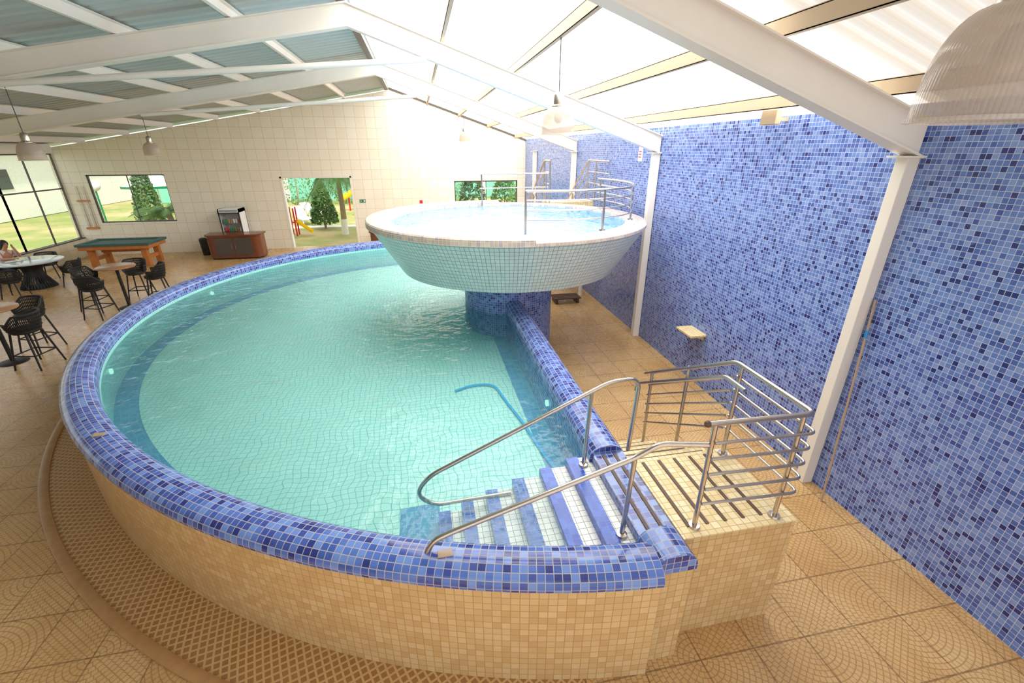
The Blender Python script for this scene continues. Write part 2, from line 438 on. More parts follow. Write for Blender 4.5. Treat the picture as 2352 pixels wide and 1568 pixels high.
for a, b in zip(ys[:-1], ys[1:]):
    g = G()
    for (y, w) in ((a, 0.03), (b, 0.03), ((a+b)/2, 0.02)): g.box(XL-0.1, y-w/2, 0.63, XL-0.05, y+w/2, 3.47)
    for z in (0.65, 2.35, 3.45): g.box(XL-0.1, a, z-0.02, XL-0.05, b, z+0.02)
    fr = g.make('window_%d' % n, M_frame, props=STR)
    x = XL-0.08
    G().add([(x, a+0.02, 0.66), (x, b-0.02, 0.66), (x, b-0.02, 3.44), (x, a+0.02, 3.44)], [(0, 1, 2, 3)]).make('glass_pane', M_glass, fr)
    n += 1
G().box(XL-0.16, 6.3, 0.63, XL+0.03, YB, 0.67).make('trim_2', M_frame, props=STR)
for (a, b, z0, z1, mull) in ((-11.4, -8.95, 1.15, 2.78, True), (1.36, 3.95, 1.15, 2.43, True)):
    g = G(); t = 0.04
    g.box(a, YB+0.05, z0, b, YB+0.12, z0+t); g.box(a, YB+0.05, z1-t, b, YB+0.12, z1)
    g.box(a, YB+0.05, z0, a+t, YB+0.12, z1); g.box(b-t, YB+0.05, z0, b, YB+0.12, z1)
    for k in (1,): x = a+(b-a)*k/2; g.box(x-0.012, YB+0.07, z0, x+0.012, YB+0.1, z1)
    fr = g.make('window_%d' % n, M_frame, props=STR)
    G().add([(a+t, YB+0.083, z0+t), (b-t, YB+0.083, z0+t), (b-t, YB+0.083, z1-t), (a+t, YB+0.083, z1-t)], [(0, 1, 2, 3)]).make('glass_pane', M_glass, fr)
    n += 1
g = G(); g.box(-5.13, YB-0.01, 0, -5.07, YB+0.22, 2.66); g.box(-2.63, YB-0.01, 0, -2.57, YB+0.22, 2.66); g.box(-5.13, YB-0.01, 2.6, -2.57, YB+0.22, 2.66)
g.make('door_1', M_concrete, props=STR)

def corr(name, xa, xb, mat, per, amp, ya, yb, prof='trap'):
    rows = []; us = []; vs = [0, abs(xb-xa)]; y = ya
    seq = [(0, 0), (0.35, 0), (0.5, 1), (0.85, 1)] if prof == 'trap' else [(i/6, 0.5-0.5*math.cos(2*pi*i/6)) for i in range(6)]
    while y < yb:
        for t, h in seq:
            yy = y+t*per; rows.append([(xa, yy, roofz(xa)+h*amp), (xb, yy, roofz(xb)+h*amp)]); us.append(yy)
        y += per
    g = G(); g.sweep(rows, [0]*len(us), vs)
    for a in range(len(rows)-1):
        g.uv[a] = [(0, us[a]), (0, us[a+1]), (vs[1], us[a+1]), (vs[1], us[a])]
    return g.make(name, mat, props=STR)
corr('ceiling', XL-0.5, AX, M_metalroof, 0.24, 0.026, Y0, YB+.9)
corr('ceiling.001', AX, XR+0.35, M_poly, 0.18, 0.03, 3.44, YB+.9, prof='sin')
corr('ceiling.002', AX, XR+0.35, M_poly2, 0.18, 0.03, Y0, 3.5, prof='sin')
G().prismY([(AX-0.14, 5.56), (AX-0.02, 5.58), (AX-0.02, 5.69), (AX-0.14, 5.67)], Y0, YB).make('trim_3', M_dark, props=STR)
G().prismY([(AX, roofz(AX)-0.1), (XR, roofz(XR)-0.1), (XR, roofz(XR)-0.03), (AX, roofz(AX)-0.03)], YB-0.05, YB-0.003).make('trim_4', M_dark, props=STR)

def ibeam(y):
    t = thing('roof_rafter', (AX, y, roofz(AX)-0.5), 'white painted steel I-beam rafter spanning the gable roof', 'roof beam', group='roof rafters')
    def strip(dz0, dz1, hw):
        g = G(); xs = (XL, AX, XR-0.02)
        up = [(x, roofz(x)-dz0) for x in xs]; dn = [(x, roofz(x)-dz1) for x in xs]
        g.prismY([dn[0], dn[1], up[1], up[0]], y-hw, y+hw); g.prismY([dn[1], dn[2], up[2], up[1]], y-hw, y+hw)
        return g
    for nm, a, b, hw in (('flange', 0.19, 0.205, 0.085), ('web', 0.205, 0.465, 0.03), ('flange', 0.465, 0.485, 0.085)):
        strip(a, b, hw).make(nm, M_paint, t, world=True)
    return t
for y in (-1.1, 3.45, 8.0, 12.6): ibeam(y)
for y in (3.45, 8.0, 12.6, 17.1):
    t = thing('support_column', (4.18, y, 0), 'slim white painted steel column against the blue mosaic wall', 'column', group='columns on the blue wall')
    G().box(4.14, y-0.055, 0, 4.27, y+0.055, roofz(4.2)-0.485).make('shaft', M_paint, t, world=True, bevel=0.006)
    G().box(4.08, y-0.1, roofz(4.2)-0.5, 4.275, y+0.1, roofz(4.2)-0.486).make('cap_plate', M_paint, t, world=True)
for x in (-2.4, -3.85, -5.3, -6.7, -8.2, -9.6, -11.0, 0.5, 1.65, 2.75, 3.85):
    zt = roofz(x)-0.015; left = x < AX; hh = 0.165 if left else 0.13; wv = 0.035 if left else 0.028
    g = G(); g.box(x-wv, Y0, zt-hh, x-wv+.007, YB, zt); g.box(x-wv, Y0, zt-hh, x+wv, YB, zt-hh+.007); g.box(x-wv, Y0, zt-0.012, x+wv, YB, zt-0.005)
    g.make('roof_purlin', M_paint if left else M_purlin, props=P('long thin steel purlin under the '+('metal' if left else 'translucent')+' roof sheets', 'roof purlin', 'roof purlins'))
for (x0, z0, x1, z1, y) in ((-5.6, 4.38, 0.24, 4.84, 7.93), (-6.0, 4.31, 0.33, 4.81, 12.53)):
    G().tube([(x0, y, z0), (x1, y, z1)], 0.042, 12).make('tie_pipe', M_paint, smooth=True, props=P('white round tie pipe fixed below a roof rafter', 'pipe', 'pipes below the rafters'))

# ------------------------------------------------------------------ pool
C = (0.9, 8.0)
meas = [(1.34, 1.86), (.75, 1.93), (.124, 2.05), (-.9, 2.38), (-1.825, 2.92), (-3.5, 4.39), (-4.29, 5.5), (-4.92, 7.2), (-5.28, 9.2), (-4.37, 11.75), (-2.19, 13.66), (-1.23, 14.0), (1.5, 14.3)]
th = np.array([math.atan2(y-C[1], x-C[0]) % (2*pi) for x, y in meas]); rr = np.array([math.hypot(x-C[0], y-C[1]) for x, y in meas])
A = np.stack([np.ones_like(th), np.cos(th), np.sin(th), np.cos(2*th), np.sin(2*th)], 1)
reg = np.diag([0, 1e-3, 1e-3, 3e-3, 3e-3])
co = np.linalg.solve(A.T@A+reg, A.T@rr)
def rad(t): return float(co@np.array([1, math.cos(t), math.sin(t), math.cos(2*t), math.sin(2*t)]))
def arc_pts(off, t0, t1, n):
    o = []
    for i in range(n+1):
        t = t0+(t1-t0)*i/n
        def pt(t): r = rad(t); return Vector((C[0]+r*math.cos(t), C[1]+r*math.sin(t)))
        p = pt(t); d = (pt(t-0.001)-pt(t+0.001)).normalized()
        nrm = Vector((-d.y, d.x))
        if nrm.dot(p-Vector(C)) < 0: nrm = -nrm
        o.append(p+nrm*off)
    return o
T0, T1, NA = math.radians(274.4), math.radians(83.0), 140
def alen(pts):
    L = [0]
    for a, b in zip(pts[:-1], pts[1:]): L.append(L[-1]+(b-a).length)
    return L
def arc_sweep(profile, t0=T0, t1=T1, n=NA):
    offs = [arc_pts(o, t0, t1, n) for o, z in profile]
    rows = [[(offs[j][i].x, offs[j][i].y, profile[j][1]) for j in range(len(profile))] for i in range(n+1)]
    L = [0]
    for j in range(1, len(profile)): L.append(L[-1]+math.hypot(profile[j][0]-profile[j-1][0], profile[j][1]-profile[j-1][1]))
    u = alen(arc_pts(-0.1, t0, t1, n))
    return rows, u, L
pool = thing('swimming_pool', (-1.5, 7.8, 0), 'large raised semicircular pool with blue mosaic coping and turquoise water', 'swimming pool')
WZ = 0.85; PF = 0.4
g = G(); g.sweep(*arc_sweep([(0, 0), (0, 0.98)])); g.make('outer_wall', M_beige, pool, smooth=True, world=True)
cp = [(0.0, 0.96), (0.03, 0.965), (0.035, 1.0)]+[(-0.13+0.165*math.cos(a), 1.0+0.09*math.sin(a)) for a in [pi*k/8 for k in range(1, 8)]]+[(-0.295, 1.0), (-0.30, 0.9)]
g = G(); g.sweep(*arc_sweep(cp)); g.make('coping', M_cop, pool, smooth=True, world=True, angle=60)
g = G(); g.sweep(*arc_sweep([(-0.30, 0.9), (-0.30, PF)])); g.make('inner_wall', M_pwall, pool, smooth=True, world=True)
XC0, XC1 = 1.36, 1.65
YE = 1.90
inner = arc_pts(-0.3, T0, T1, NA)
def wall_y(x):
    c = [p for p in inner[:60]]; return min(c, key=lambda p: abs(p.x-x)).y
def closed_poly(off, xmax):
    pts = [p for p in arc_pts(off, T0, T1, NA) if p.x < xmax]
    return [(xmax, pts[0].y)]+[(p.x, p.y) for p in pts]+[(xmax, pts[-1].y)]
def flat(poly, z):
    g = G(); 
    if sum(poly[i][0]*poly[(i+1) % len(poly)][1]-poly[(i+1) % len(poly)][0]*poly[i][1] for i in range(len(poly))) < 0: poly = poly[::-1]
    g.add([(x, y, z) for x, y in poly], [tuple(range(len(poly)))]); return g
flat(closed_poly(-0.29, XC0), PF).make('pool_floor', M_pfloor, pool, world=True)
flat(closed_poly(-0.295, XC0), WZ).make('water', M_water, pool, world=True)
g = G(); g.sweep(*arc_sweep([(-0.3, PF+.004), (-0.57, PF+.004)], math.radians(262), math.radians(86), 120))
g.box(XC0-0.24, 3.3, PF, XC0, 13.3, PF+.006); g.box(-0.42, wall_y(-.45)+.03, PF, -0.05, 3.45, PF+.008)
g.make('floor_border', M_band, pool, world=True)
g = G()
g.box(XC0, YE+.02, 0, XC1, 2.16, 0.98); g.box(XC0, 2.16, 0, XC1, 3.12, 1.04); g.box(XC0, 3.12, 0, XC1, 7.6, 0.98); g.box(XC0, 9.0, 0, XC1, 14.2, 0.98)
g.make('dividing_wall', M_cop, pool, world=True)
G().box(XC0-0.005, YE+.015, 0, XC1+0.004, 2.14, 0.955).make('wall_end', M_beige, pool, world=True)
def chord_cop(y0, y1):
    cx = (XC0+XC1)/2; hw = 0.165
    prof = [(cx-hw, 0.95), (cx-hw, 1.0)]+[(cx-hw*math.cos(a), 1.0+0.11*math.sin(a)) for a in [pi*k/8 for k in range(1, 8)]]+[(cx+hw, 1.0), (cx+hw, 0.95)]
    g = G(); N = max(1, int((y1-y0)/0.3)); rows = [[(x, y0+(y1-y0)*i/N, z) for x, z in prof] for i in range(N+1)]
    L = [0]
    for j in range(1, len(prof)): L.append(L[-1]+math.hypot(prof[j][0]-prof[j-1][0], prof[j][1]-prof[j-1][1]))
    g.sweep(rows, [r[0][1] for r in rows], L)
    m = len(prof); g.add([(x, y0, z) for x, z in prof], [tuple(range(m))]); g.add([(x, y1, z) for x, z in prof], [tuple(range(m-1, -1, -1))])
    return g.make('coping', M_cop, pool, smooth=True, world=True, angle=50)
chord_cop(YE, 2.16); chord_cop(3.12, 7.55); chord_cop(9.05, 14.2)
for x in (1.45, 1.56): G().box(x-0.013, 2.2, 1.04, x+0.013, 3.08, 1.048).make('slat', M_slat, pool, world=True)
for x, z in ((1.15, 0.95), (0.90, 0.87), (0.64, 0.79), (0.39, 0.70), (0.16, 0.61), (-0.05, 0.52)):
    w = 0.26 if x < 1.1 else 0.21; y0 = wall_y(x)-.01
    G().box(x, y0, PF, x+w, 3.2, z).make('step', M_white, pool, world=True)
    g = G(); g.box(x-0.012, y0, max(PF, z-0.12), x+0.1, 3.21, z+0.006); g.make('step_nosing', M_nose, pool, world=True)
for k in (58, 86): 
    p = inner[k]; d = (Vector(C)-p).normalized()
    g = G(); g.tube([(p.x, p.y, 0.72), (p.x+d.x*0.03, p.y+d.y*0.03, 0.72)], 0.04, 16); g.make('pool_lamp', M_pl, pool, smooth=True, world=True)
G().tube([(XC0, 4.6, 0.7), (XC0-0.03, 4.6, 0.7)], 0.04, 16).make('pool_lamp', M_pl, pool, world=True)
for k in (38, 10):
    q = arc_pts(-0.13, T0, T1, NA)[k]
    G().box(q.x-0.05, q.y-0.03, 1.085, q.x+0.05, q.y+0.03, 1.095).make('access_cover', M_pole, pool, world=True, bevel=0.003)
g = G(); g.sweep(*arc_sweep([(0.0, 0.006), (0.42, 0.006)], math.radians(270), math.radians(160), 90)); g.make('floor_band', M_lat, props=dict(P('diamond lattice tile band around the pool wall', 'floor band')))
g = G(); g.sweep(*arc_sweep([(0.41, 0.0), (0.41, 0.022), (0.43, 0.03), (0.48, 0.03), (0.5, 0.022), (0.5, 0.0)], math.radians(270), math.radians(160), 90)); g.make('floor_curb', M_curb, smooth=True, props=dict(P('curved low stone curb edging the lattice band', 'curb')))
hz = PF+.03
G().tube([(0.268, 5.6, hz), (0.56, 5.74, hz), (0.85, 5.68, hz), (0.94, 5.15, hz), (1.05, 4.65, hz), (1.13, 4.04, hz), (1.22, 3.55, hz+.02)], 0.016, 8, fil=0.2).make(
    'vacuum_hose', plain('blue_hose', lin(0, 165, 235), 0.4), smooth=True, props=P('bright blue hose lying on the pool floor', 'hose'))

# ------------------------------------------------------------------ platform with steps and railing
pf = thing('stair_platform', (2.1, 2.5, 0), 'tiled landing with dark anti-slip strips beside the pool steps', 'stair platform')
G().box(1.655, 2.07, 0, 2.58, 2.95, 1.04).make('landing_body', M_beige, pf, world=True)
G().box(1.652, 2.065, 1.04, 2.585, 2.955, 1.052).make('landing_top', M_ytile, pf, world=True)
for k in range(5):
    x = 1.75+k*0.15; G().box(x-0.013, 2.16, 1.052, x+0.013, 2.9, 1.06).make('anti_slip_strip', M_slat, pf, world=True)
for k in range(5):
    z = 1.04-(k+1)*0.175; y = 2.955+k*0.28
    G().box(1.655, y, 0, 2.58, y+0.28, z).make('step', M_ytile, pf, world=True)
    for yy in (0.05, 0.12, 0.19): G().box(1.7, y+yy, z, 2.54, y+yy+0.03, z+0.008).make('anti_slip_strip', M_slat, pf, world=True)
RT = 0.019
rl = thing('stair_railing', (2.4, 2.5, 1.05), 'stainless steel guard railing around the landing and stair', 'railing')
TZ = 1.95
G().tube([(1.74, 2.16, TZ), (2.52, 2.13, TZ), (2.52, 2.95, TZ), (2.52, 4.4, 1.1)], RT, 12, fil=0.06).make('top_rail', M_steel, rl, smooth=True, world=True)
G().sphere((1.73, 2.16, TZ), 0.024).make('rail_cap', M_slat, rl, smooth=True, world=True)
for dz in (0.14, 0.27, 0.40, 0.53, 0.66):
    G().tube([(1.79, 2.13, TZ-dz), (2.55, 2.10, TZ-dz), (2.55, 2.95, TZ-dz)], 0.011, 8, fil=0.06).make('crossbar', M_steel, rl, smooth=True, world=True)
    G().tube([(2.52, 2.95, TZ-dz), (2.52, 4.3, TZ-dz-0.82)], 0.011, 8).make('crossbar', M_steel, rl, smooth=True, world=True)
G().tube([(2.44, 2.7, 1.82), (2.44, 2.95, 1.82), (2.44, 4.4, 0.97), (2.44, 4.45, 0.85)], 0.018, 10, fil=0.06).make('hand_rail', M_steel, rl, smooth=True, world=True)
for x, y, zb, zt in ((1.79, 2.16, 1.052, TZ), (2.44, 2.135, 1.052, TZ), (2.52, 2.88, 1.052, TZ), (2.52, 3.58, 0.52, 1.6), (2.52, 4.25, 0.17, 1.2)):
    g = G(); g.tube([(x, y, zb), (x, y, zt)], 0.018, 12); g.lathe([(0.001, zb+0.02), (0.04, zb+0.018), (0.045, zb)], (x, y, 0), 16)
    g.make('post', M_steel, rl, smooth=True, world=True)
ha = thing('pool_handrail', (1.28, 3.1, 0.9), 'stainless handrail with a looped end reaching into the pool', 'handrail')
G().tube([(.60, 3.12, .72), (-.10, 3.12, .70), (-.24, 3.12, .85), (-.12, 3.11, 1.03), (1.28, 3.08, 1.72), (1.45, 3.08, 1.80), (1.73, 3.1, 1.80), (1.70, 3.1, 1.05)], RT, 12, fil=0.12).make('rail', M_steel, ha, smooth=True, world=True)
g = G(); g.tube([(1.27, 3.09, 0.95), (1.29, 3.08, 1.72)], 0.018, 12); g.lathe([(0.001, .98), (0.04, .97), (0.045, .955)], (1.27, 3.09, 0), 16); g.make('post', M_steel, ha, smooth=True, world=True)
hb = thing('pool_handrail', (1.28, 2.25, 0.9), 'stainless handrail sloping from the landing down to the coping', 'handrail')
G().tube([(-.15, 2.27, 1.07), (-.1, 2.28, 1.17), (0.02, 2.28, 1.22), (1.30, 2.26, 1.665), (1.45, 2.22, 1.79), (1.79, 2.17, 1.77)], RT, 12, fil=0.06).make('rail', M_steel, hb, smooth=True, world=True)
g = G(); g.tube([(1.28, 2.27, 0.95), (1.30, 2.26, 1.66)], 0.018, 12); g.lathe([(0.001, .98), (0.04, .97), (0.045, .955)], (1.28, 2.27, 0), 16); g.make('post', M_steel, hb, smooth=True, world=True)

# ------------------------------------------------------------------ elevated tub
TC = (1.55, 8.3, 0)
tub = thing('elevated_hot_tub', TC, 'round white-tiled hot tub raised on a blue mosaic pillar', 'hot tub')
G().lathe([(0.85, 0.0), (0.85, 1.62)], TC, 64).make('pillar', M_bluewall, tub, smooth=True, world=True)
G().lathe([(0.84, 1.60), (1.97, 1.60)], TC, 96).make('basin_underside', M_tub, tub, world=True)
G().lathe([(1.97, 1.60), (2.47, 2.40)], TC, 96).make('basin_shell', M_tub, tub, smooth=True, world=True, angle=25)
G().lathe([(2.46, 2.39), (2.48, 2.395), (2.48, 2.44), (2.46, 2.455), (2.12, 2.455), (2.12, 2.38)], TC, 96).make('rim', M_rim, tub, smooth=True, world=True, angle=40)
G().lathe([(2.12, 2.41), (2.08, 2.2), (0.01, 2.15)], TC, 64).make('basin_inside', M_tubin, tub, smooth=True, world=True)
G().lathe([(0.001, 2.41), (2.12, 2.41)], TC, 64).make('water', M_water2, tub, world=True)
RC = ((2.47, 2.385), (2.525, 2.40), (2.525, 2.485), (2.505, 2.505), (2.17, 2.505), (2.15, 2.495), (2.15, 2.44))
g = G(); g.lathe(list(RC), TC, 60, math.radians(85), math.radians(268))
e = math.radians(268)
g.add([(TC[0]+r*math.cos(e), TC[1]+r*math.sin(e), z) for r, z in RC], [tuple(range(7))])
g.make('rim_curb', M_rim, tub, smooth=True, world=True, angle=40)
tr = thing('tub_railing', (3.2, 8.3, 2.45), 'curved stainless steel railing standing on the tub rim', 'railing')
def apt(a, r, z): return (TC[0]+r*math.cos(math.radians(a)), TC[1]+r*math.sin(math.radians(a)), z)
angs = [-92+6*k for k in range(0, 20)]
def rr_(a):
    return 1.75+0.45*min(1, max(0, (a+92)/50))
for z in (3.05, 2.92, 2.78, 2.64):
    G().tube([apt(a, rr_(a), z) for a in angs], 0.018 if z > 3.0 else 0.011, 8).make('rail', M_steel, tr, smooth=True, world=True)
for a in (-92, -56, -20, 20):
    p = apt(a, rr_(a), 2.45 if a > -60 else 2.2); g = G(); g.tube([p, (p[0], p[1], 3.05)], 0.018, 10); g.lathe([(0.001, .02), (0.045, .018), (0.05, 0)], p, 14); g.make('post', M_steel, tr, smooth=True, world=True)
tr2 = thing('tub_railing', (1.9, 10.3, 2.45), 'straight stainless steel railing at the edge of the tub', 'railing')
for z in (3.1, 2.8): G().tube([(1.3, 10.35, z), (2.9, 10.45, z)], 0.016 if z > 3 else 0.011, 8).make('rail', M_steel, tr2, smooth=True, world=True)
for x in (1.35, 2.85): G().tube([(x, 10.35+(x-.9)*.05, 2.42), (x, 10.35+(x-.9)*.05, 3.1)], 0.016, 8).make('post', M_steel, tr2, smooth=True, world=True)
st = thing('access_stair', (3.6, 12.2, 0), 'tiled stair with steel railings climbing to the hot tub', 'staircase')
G().box(2.9, 10.5, 2.3, 4.05, 11.0, 2.46).make('landing', M_ytile, st, world=True)
NS = 14
for k in range(NS):
    z = 2.46-(k+1)*2.46/NS+0.0; y = 11.0+k*0.25
    if z > 0.02: G().box(3.0, y, max(0, z-0.16), 4.05, y+0.27, z).make('tread', M_ytile, st, world=True)
for x in (2.98, 4.05):
    g = G(); g.add([(x-.03, 11.0, 2.1), (x+.03, 11.0, 2.1), (x+.03, 14.5, 0), (x-.03, 14.5, 0), (x-.03, 11.0, 2.42), (x+.03, 11.0, 2.42), (x+.03, 14.5, 0.2), (x-.03, 14.5, 0.2)],
            [(0, 1, 2, 3), (7, 6, 5, 4), (0, 4, 5, 1), (1, 5, 6, 2), (2, 6, 7, 3), (3, 7, 4, 0)]); g.make('stringer', M_paint, st, world=True)
for x in (2.95, 4.05):
    for dz in (0.9, 0.65, 0.4):
        G().tube([(x, 9.7 if x > 4 else 10.5, 2.46+dz), (x, 11.0, 2.46+dz), (x, 14.3, 0.14+dz)], 0.02 if dz > .8 else 0.012, 8, fil=0.1).make('railing_bar', M_steel, st, smooth=True, world=True)
    for y, zb in ((10.5, 2.46), (11.0, 2.46), (12.1, 1.6), (13.2, 0.85), (14.3, 0.14)):
        G().tube([(x, y, zb), (x, y, zb+0.9)], 0.02, 8).make('railing_post', M_steel, st, smooth=True, world=True)
for x in (3.0, 4.0): G().tube([(x, 10.9, 0), (x, 10.9, 2.3)], 0.05, 12).make('support_leg', M_paint, st, smooth=True, world=True)
bn = thing('low_bench', (3.45, 10.4, 0), 'low dark slatted wooden bench on the tiled floor', 'bench')
for k in range(4): G().box(3.1, 10.25+k*0.11, 0.12, 3.8, 10.33+k*0.11, 0.15).make('slat', M_slat, bn, world=True)
for x in (3.15, 3.7): G().box(x, 10.25, 0, x+0.05, 10.66, 0.12).make('leg', M_slat, bn, world=True)

# ------------------------------------------------------------------ wall fittings
t = thing('wall_shelf', (4.28, 6.0, 0.85), 'small cream tiled shelf fixed to the blue wall', 'shelf')
G().box(4.0, 5.78, 0.86, 4.28, 6.22, 0.90).make('shelf_board', M_ytile, t, world=True, bevel=0.008)
for y in (5.85, 6.15): G().prismY([(4.1, 0.86), (4.28, 0.78), (4.28, 0.86)], y-0.012, y+0.012).make('bracket', M_ytile, t, world=True)
t = thing('cleaning_pole', (4.15, 3.1, 0), 'long thin tan telescopic pole leaning on the blue wall', 'pole')
pa, pb = Vector((4.12, 3.1, 0.0)), Vector((4.255, 3.36, 2.26))
G().tube([pa, pb], 0.011, 10).make('shaft', M_pole, t, smooth=True, world=True)
G().tube([pa.lerp(pb, .83), pa.lerp(pb, .865)], 0.015, 10).make('clamp', M_bluep, t, smooth=True, world=True)
t = thing('flood_light', (4.15, 5.1, 3.86), 'small cream floodlight on top of the blue wall', 'floodlight')
g = G(); g.box(4.02, 4.95, 3.86, 4.1, 5.2, 4.02); g.make('housing', M_purlin, t, world=True, bevel=0.01)
G().box(4.1, 5.05, 3.9, 4.279, 5.09, 3.94).make('bracket', M_purlin, t, world=True)
t = thing('wall_notice', (4.27, 8.75, 3.4), 'narrow white notice board with red lettering band', 'sign')
G().box(4.262, 8.66, 3.38, 4.279, 8.82, 3.74).make('board', M_whitep, t, world=True)
for z, h in ((3.66, .04), (3.55, .02), (3.5, .02), (3.45, .02)): G().box(4.258, 8.69, z, 4.262, 8.79, z+h).make('lettering', M_redp, t, world=True)
t = thing('exit_sign', (-2.25, YB-0.02, 1.65), 'small green exit arrow sign with running figure', 'sign')
G().box(-2.36, YB-0.02, 1.68, -2.14, YB-0.002, 1.79).make('plate', M_green, t, world=True)
g = G(); y = YB-0.026
g.add([(-2.345, y, 1.735), (-2.305, y, 1.71), (-2.305, y, 1.76)], [(0, 1, 2)]); g.box(-2.305, y, 1.728, -2.26, y+.004, 1.742); g.box(-2.21, y, 1.70, -2.16, y+.004, 1.77); g.make('symbol', M_whitep, t, world=True)
t = thing('extinguisher_sign', (0.0, YB-.02, 1.55), 'small red fire extinguisher sign', 'sign')
G().box(-0.06, YB-0.015, 1.6, 0.06, YB-0.002, 1.72).make('plate', M_redp, t, world=True)
t = thing('cue_rack', (-11.72, YB-0.05, 0.9), 'wooden wall rack holding billiard cues', 'cue rack')
G().box(-11.9, YB-0.06, 0.95, -11.52, YB-0.001, 1.02).make('lower_bar', M_wood, t, world=True); G().box(-11.9, YB-0.05, 1.9, -11.52, YB-0.001, 1.95).make('upper_bar', M_wood, t, world=True)
for k in range(4):
    x = -11.86+k*0.1; G().tube([(x, YB-0.04, 1.02), (x, YB-0.025, 2.42)], (0.014, 0.007), 8).make('billiard_cue', M_pole if k % 2 else M_whitep, smooth=True, props=P('slim wooden billiard cue standing in the wall rack', 'billiard cue', 'cues in the rack'))

# ------------------------------------------------------------------ pendant lamps
def lamp(x, y, zr, metal=True):
    zt = roofz(x)-0.14
    t = thing('pendant_lamp', (x, y, zr), 'ribbed clear bell pendant lamp hanging from the roof', 'pendant lamp', group='pendant lamps')
    pr = [(0.19, 0)]+[(0.075+0.115*math.cos(pi/2*(k/12)**1.15), 0.29*math.sin(pi/2*k/12)) for k in range(0, 13)]
    G().lathe(pr, (0, 0, 0), 64, R=0.2).make('lamp_shade', M_acr, t, smooth=True, angle=80)
    G().lathe([(0.186, -0.008), (0.2, -0.006), (0.2, 0.006), (0.188, 0.008)], (0, 0, 0), 48).make('shade_rim', M_acrrim, t, smooth=True)
    G().lathe([(0.001, 0.275), (0.08, 0.28), (0.08, 0.3), (0.06, 0.315), (0.06, 0.41), (0.045, 0.44), (0.012, 0.45), (0.001, 0.45)], (0, 0, 0), 32).make('lamp_cap', M_steel, t, smooth=True)
    G().sphere((0, 0, 0.18), 0.05, 16, 1.3).make('bulb', M_whitep, t, smooth=True)
    G().tube([(0, 0, 0.44), (0, 0, zt-zr)], 0.007, 6).make('cord', M_dark, t)
    return t
for x, y, z in ((1.68, 1.18, 3.68), (1.65, 5.6, 3.76), (1.65, 17.0, 3.84), (-6.7, 14.0, 3.46), (-6.7, 10.0, 3.42)): lamp(x, y, z)

# ------------------------------------------------------------------ furniture
def chair(loc, rot, seat_h, name, label, group, R=0.215):
    t = thing(name, loc, label, 'bar stool' if seat_h > 0.6 else 'chair', rot, group)
    G().lathe([(0.001, seat_h-0.05), (R-0.04, seat_h-0.05), (R, seat_h-0.02), (R, seat_h+0.03), (R-0.05, seat_h+0.05), (0.001, seat_h+0.045)], (0, 0, 0), 28).make('seat', M_black, t, smooth=True)
    g = G(); bh = 0.30
    top = []
    NC = 40
    for k in range(NC+1):
        a = math.radians(-20+220*k/NC); r2 = R+0.05
        q = min(k, NC-k)/NC
        hh = bh*(0.55+0.45*min(1, max(0, (q-.1)/.12)))
        p0 = (R*0.97*math.cos(a), R*0.97*math.sin(a), seat_h); p1 = (r2*math.cos(a), r2*math.sin(a), seat_h+hh); top.append(p1)
        g.tube([p0, ((p0[0]+p1[0])/2*1.04, (p0[1]+p1[1])/2*1.04, seat_h+hh*.5), p1], 0.009, 5)
    g.tube(top, 0.018, 8)
    for fz in (0.2, 0.4, 0.6, 0.8):
        g.tube([(p[0]*(0.86+.14*fz), p[1]*(0.86+.14*fz), seat_h+(p[2]-seat_h)*fz) for p in top], 0.01, 5)
    g.make('backrest', M_black, t, smooth=True)
    sp = 0.27 if seat_h > 0.6 else 0.24
    for sx in (-1, 1):
        for sy in (-1, 1): G().tube([(sx*0.14, sy*0.14, seat_h-0.04), (sx*sp*0.86, sy*sp*0.86, 0)], (0.018, 0.014), 8).make('leg', M_black, t, smooth=True)
    if seat_h > 0.6:
        q = 0.14+(sp*0.86-0.14)*0.62; z = (seat_h)*0.38
        G().tube([(q, q, z), (-q, q, z), (-q, -q, z), (q, -q, z)], 0.012, 8, closed=True).make('footrest', M_black, t, smooth=True)
    return t
SL = 'black woven rope bar stool with splayed legs and footrest'
CL = 'black woven rope armchair at the round dining table'
def face(px, py, tx, ty): return math.atan2(ty-py, tx-px)+pi/2
s0 = chair((-8.0, 12.15, 0), face(-8.0, 12.15, -7.3, 12.1), 0.7, 'bar_stool', SL, 'bar stools')
for p in ((-7.5, 11.42), (-6.65, 12.3), (-7.35, 12.85)): dup(s0, (p[0], p[1], 0), face(p[0], p[1], -7.3, 12.1))
for p in ((-7.0, 8.75), (-7.5, 9.6)): dup(s0, (p[0], p[1], 0), face(p[0], p[1], -7.75, 8.9))
def high_table(x, y):
    t = thing('high_table', (x, y, 0), 'small high round table with brown top and black pedestal', 'table', group='high round tables')
    G().lathe([(0.001, 1.0), (0.37, 1.0), (0.385, 1.01), (0.385, 1.03), (0.37, 1.04), (0.001, 1.04)], (0, 0, 0), 40).make('tabletop', M_woodtop, t, smooth=True)
    G().tube([(0, 0, 0.02), (0, 0, 1.0)], 0.035, 14).make('pedestal', M_black, t, smooth=True)
    G().lathe([(0.001, 0.03), (0.04, 0.04), (0.2, 0.015), (0.22, 0)], (0, 0, 0), 32).make('base', M_black, t, smooth=True)
high_table(-7.3, 12.1); high_table(-7.6, 9.0)
TX, TY = -10.85, 14.6
t = thing('dining_table', (TX, TY, 0), 'round table with glossy pale top and black flared slatted pedestal', 'table')
G().lathe([(0.001, 0.72), (0.7, 0.72), (0.73, 0.735), (0.73, 0.75), (0.71, 0.76), (0.001, 0.76)], (0, 0, 0), 56).make('tabletop', M_tabletop, t, smooth=True)
g = G()
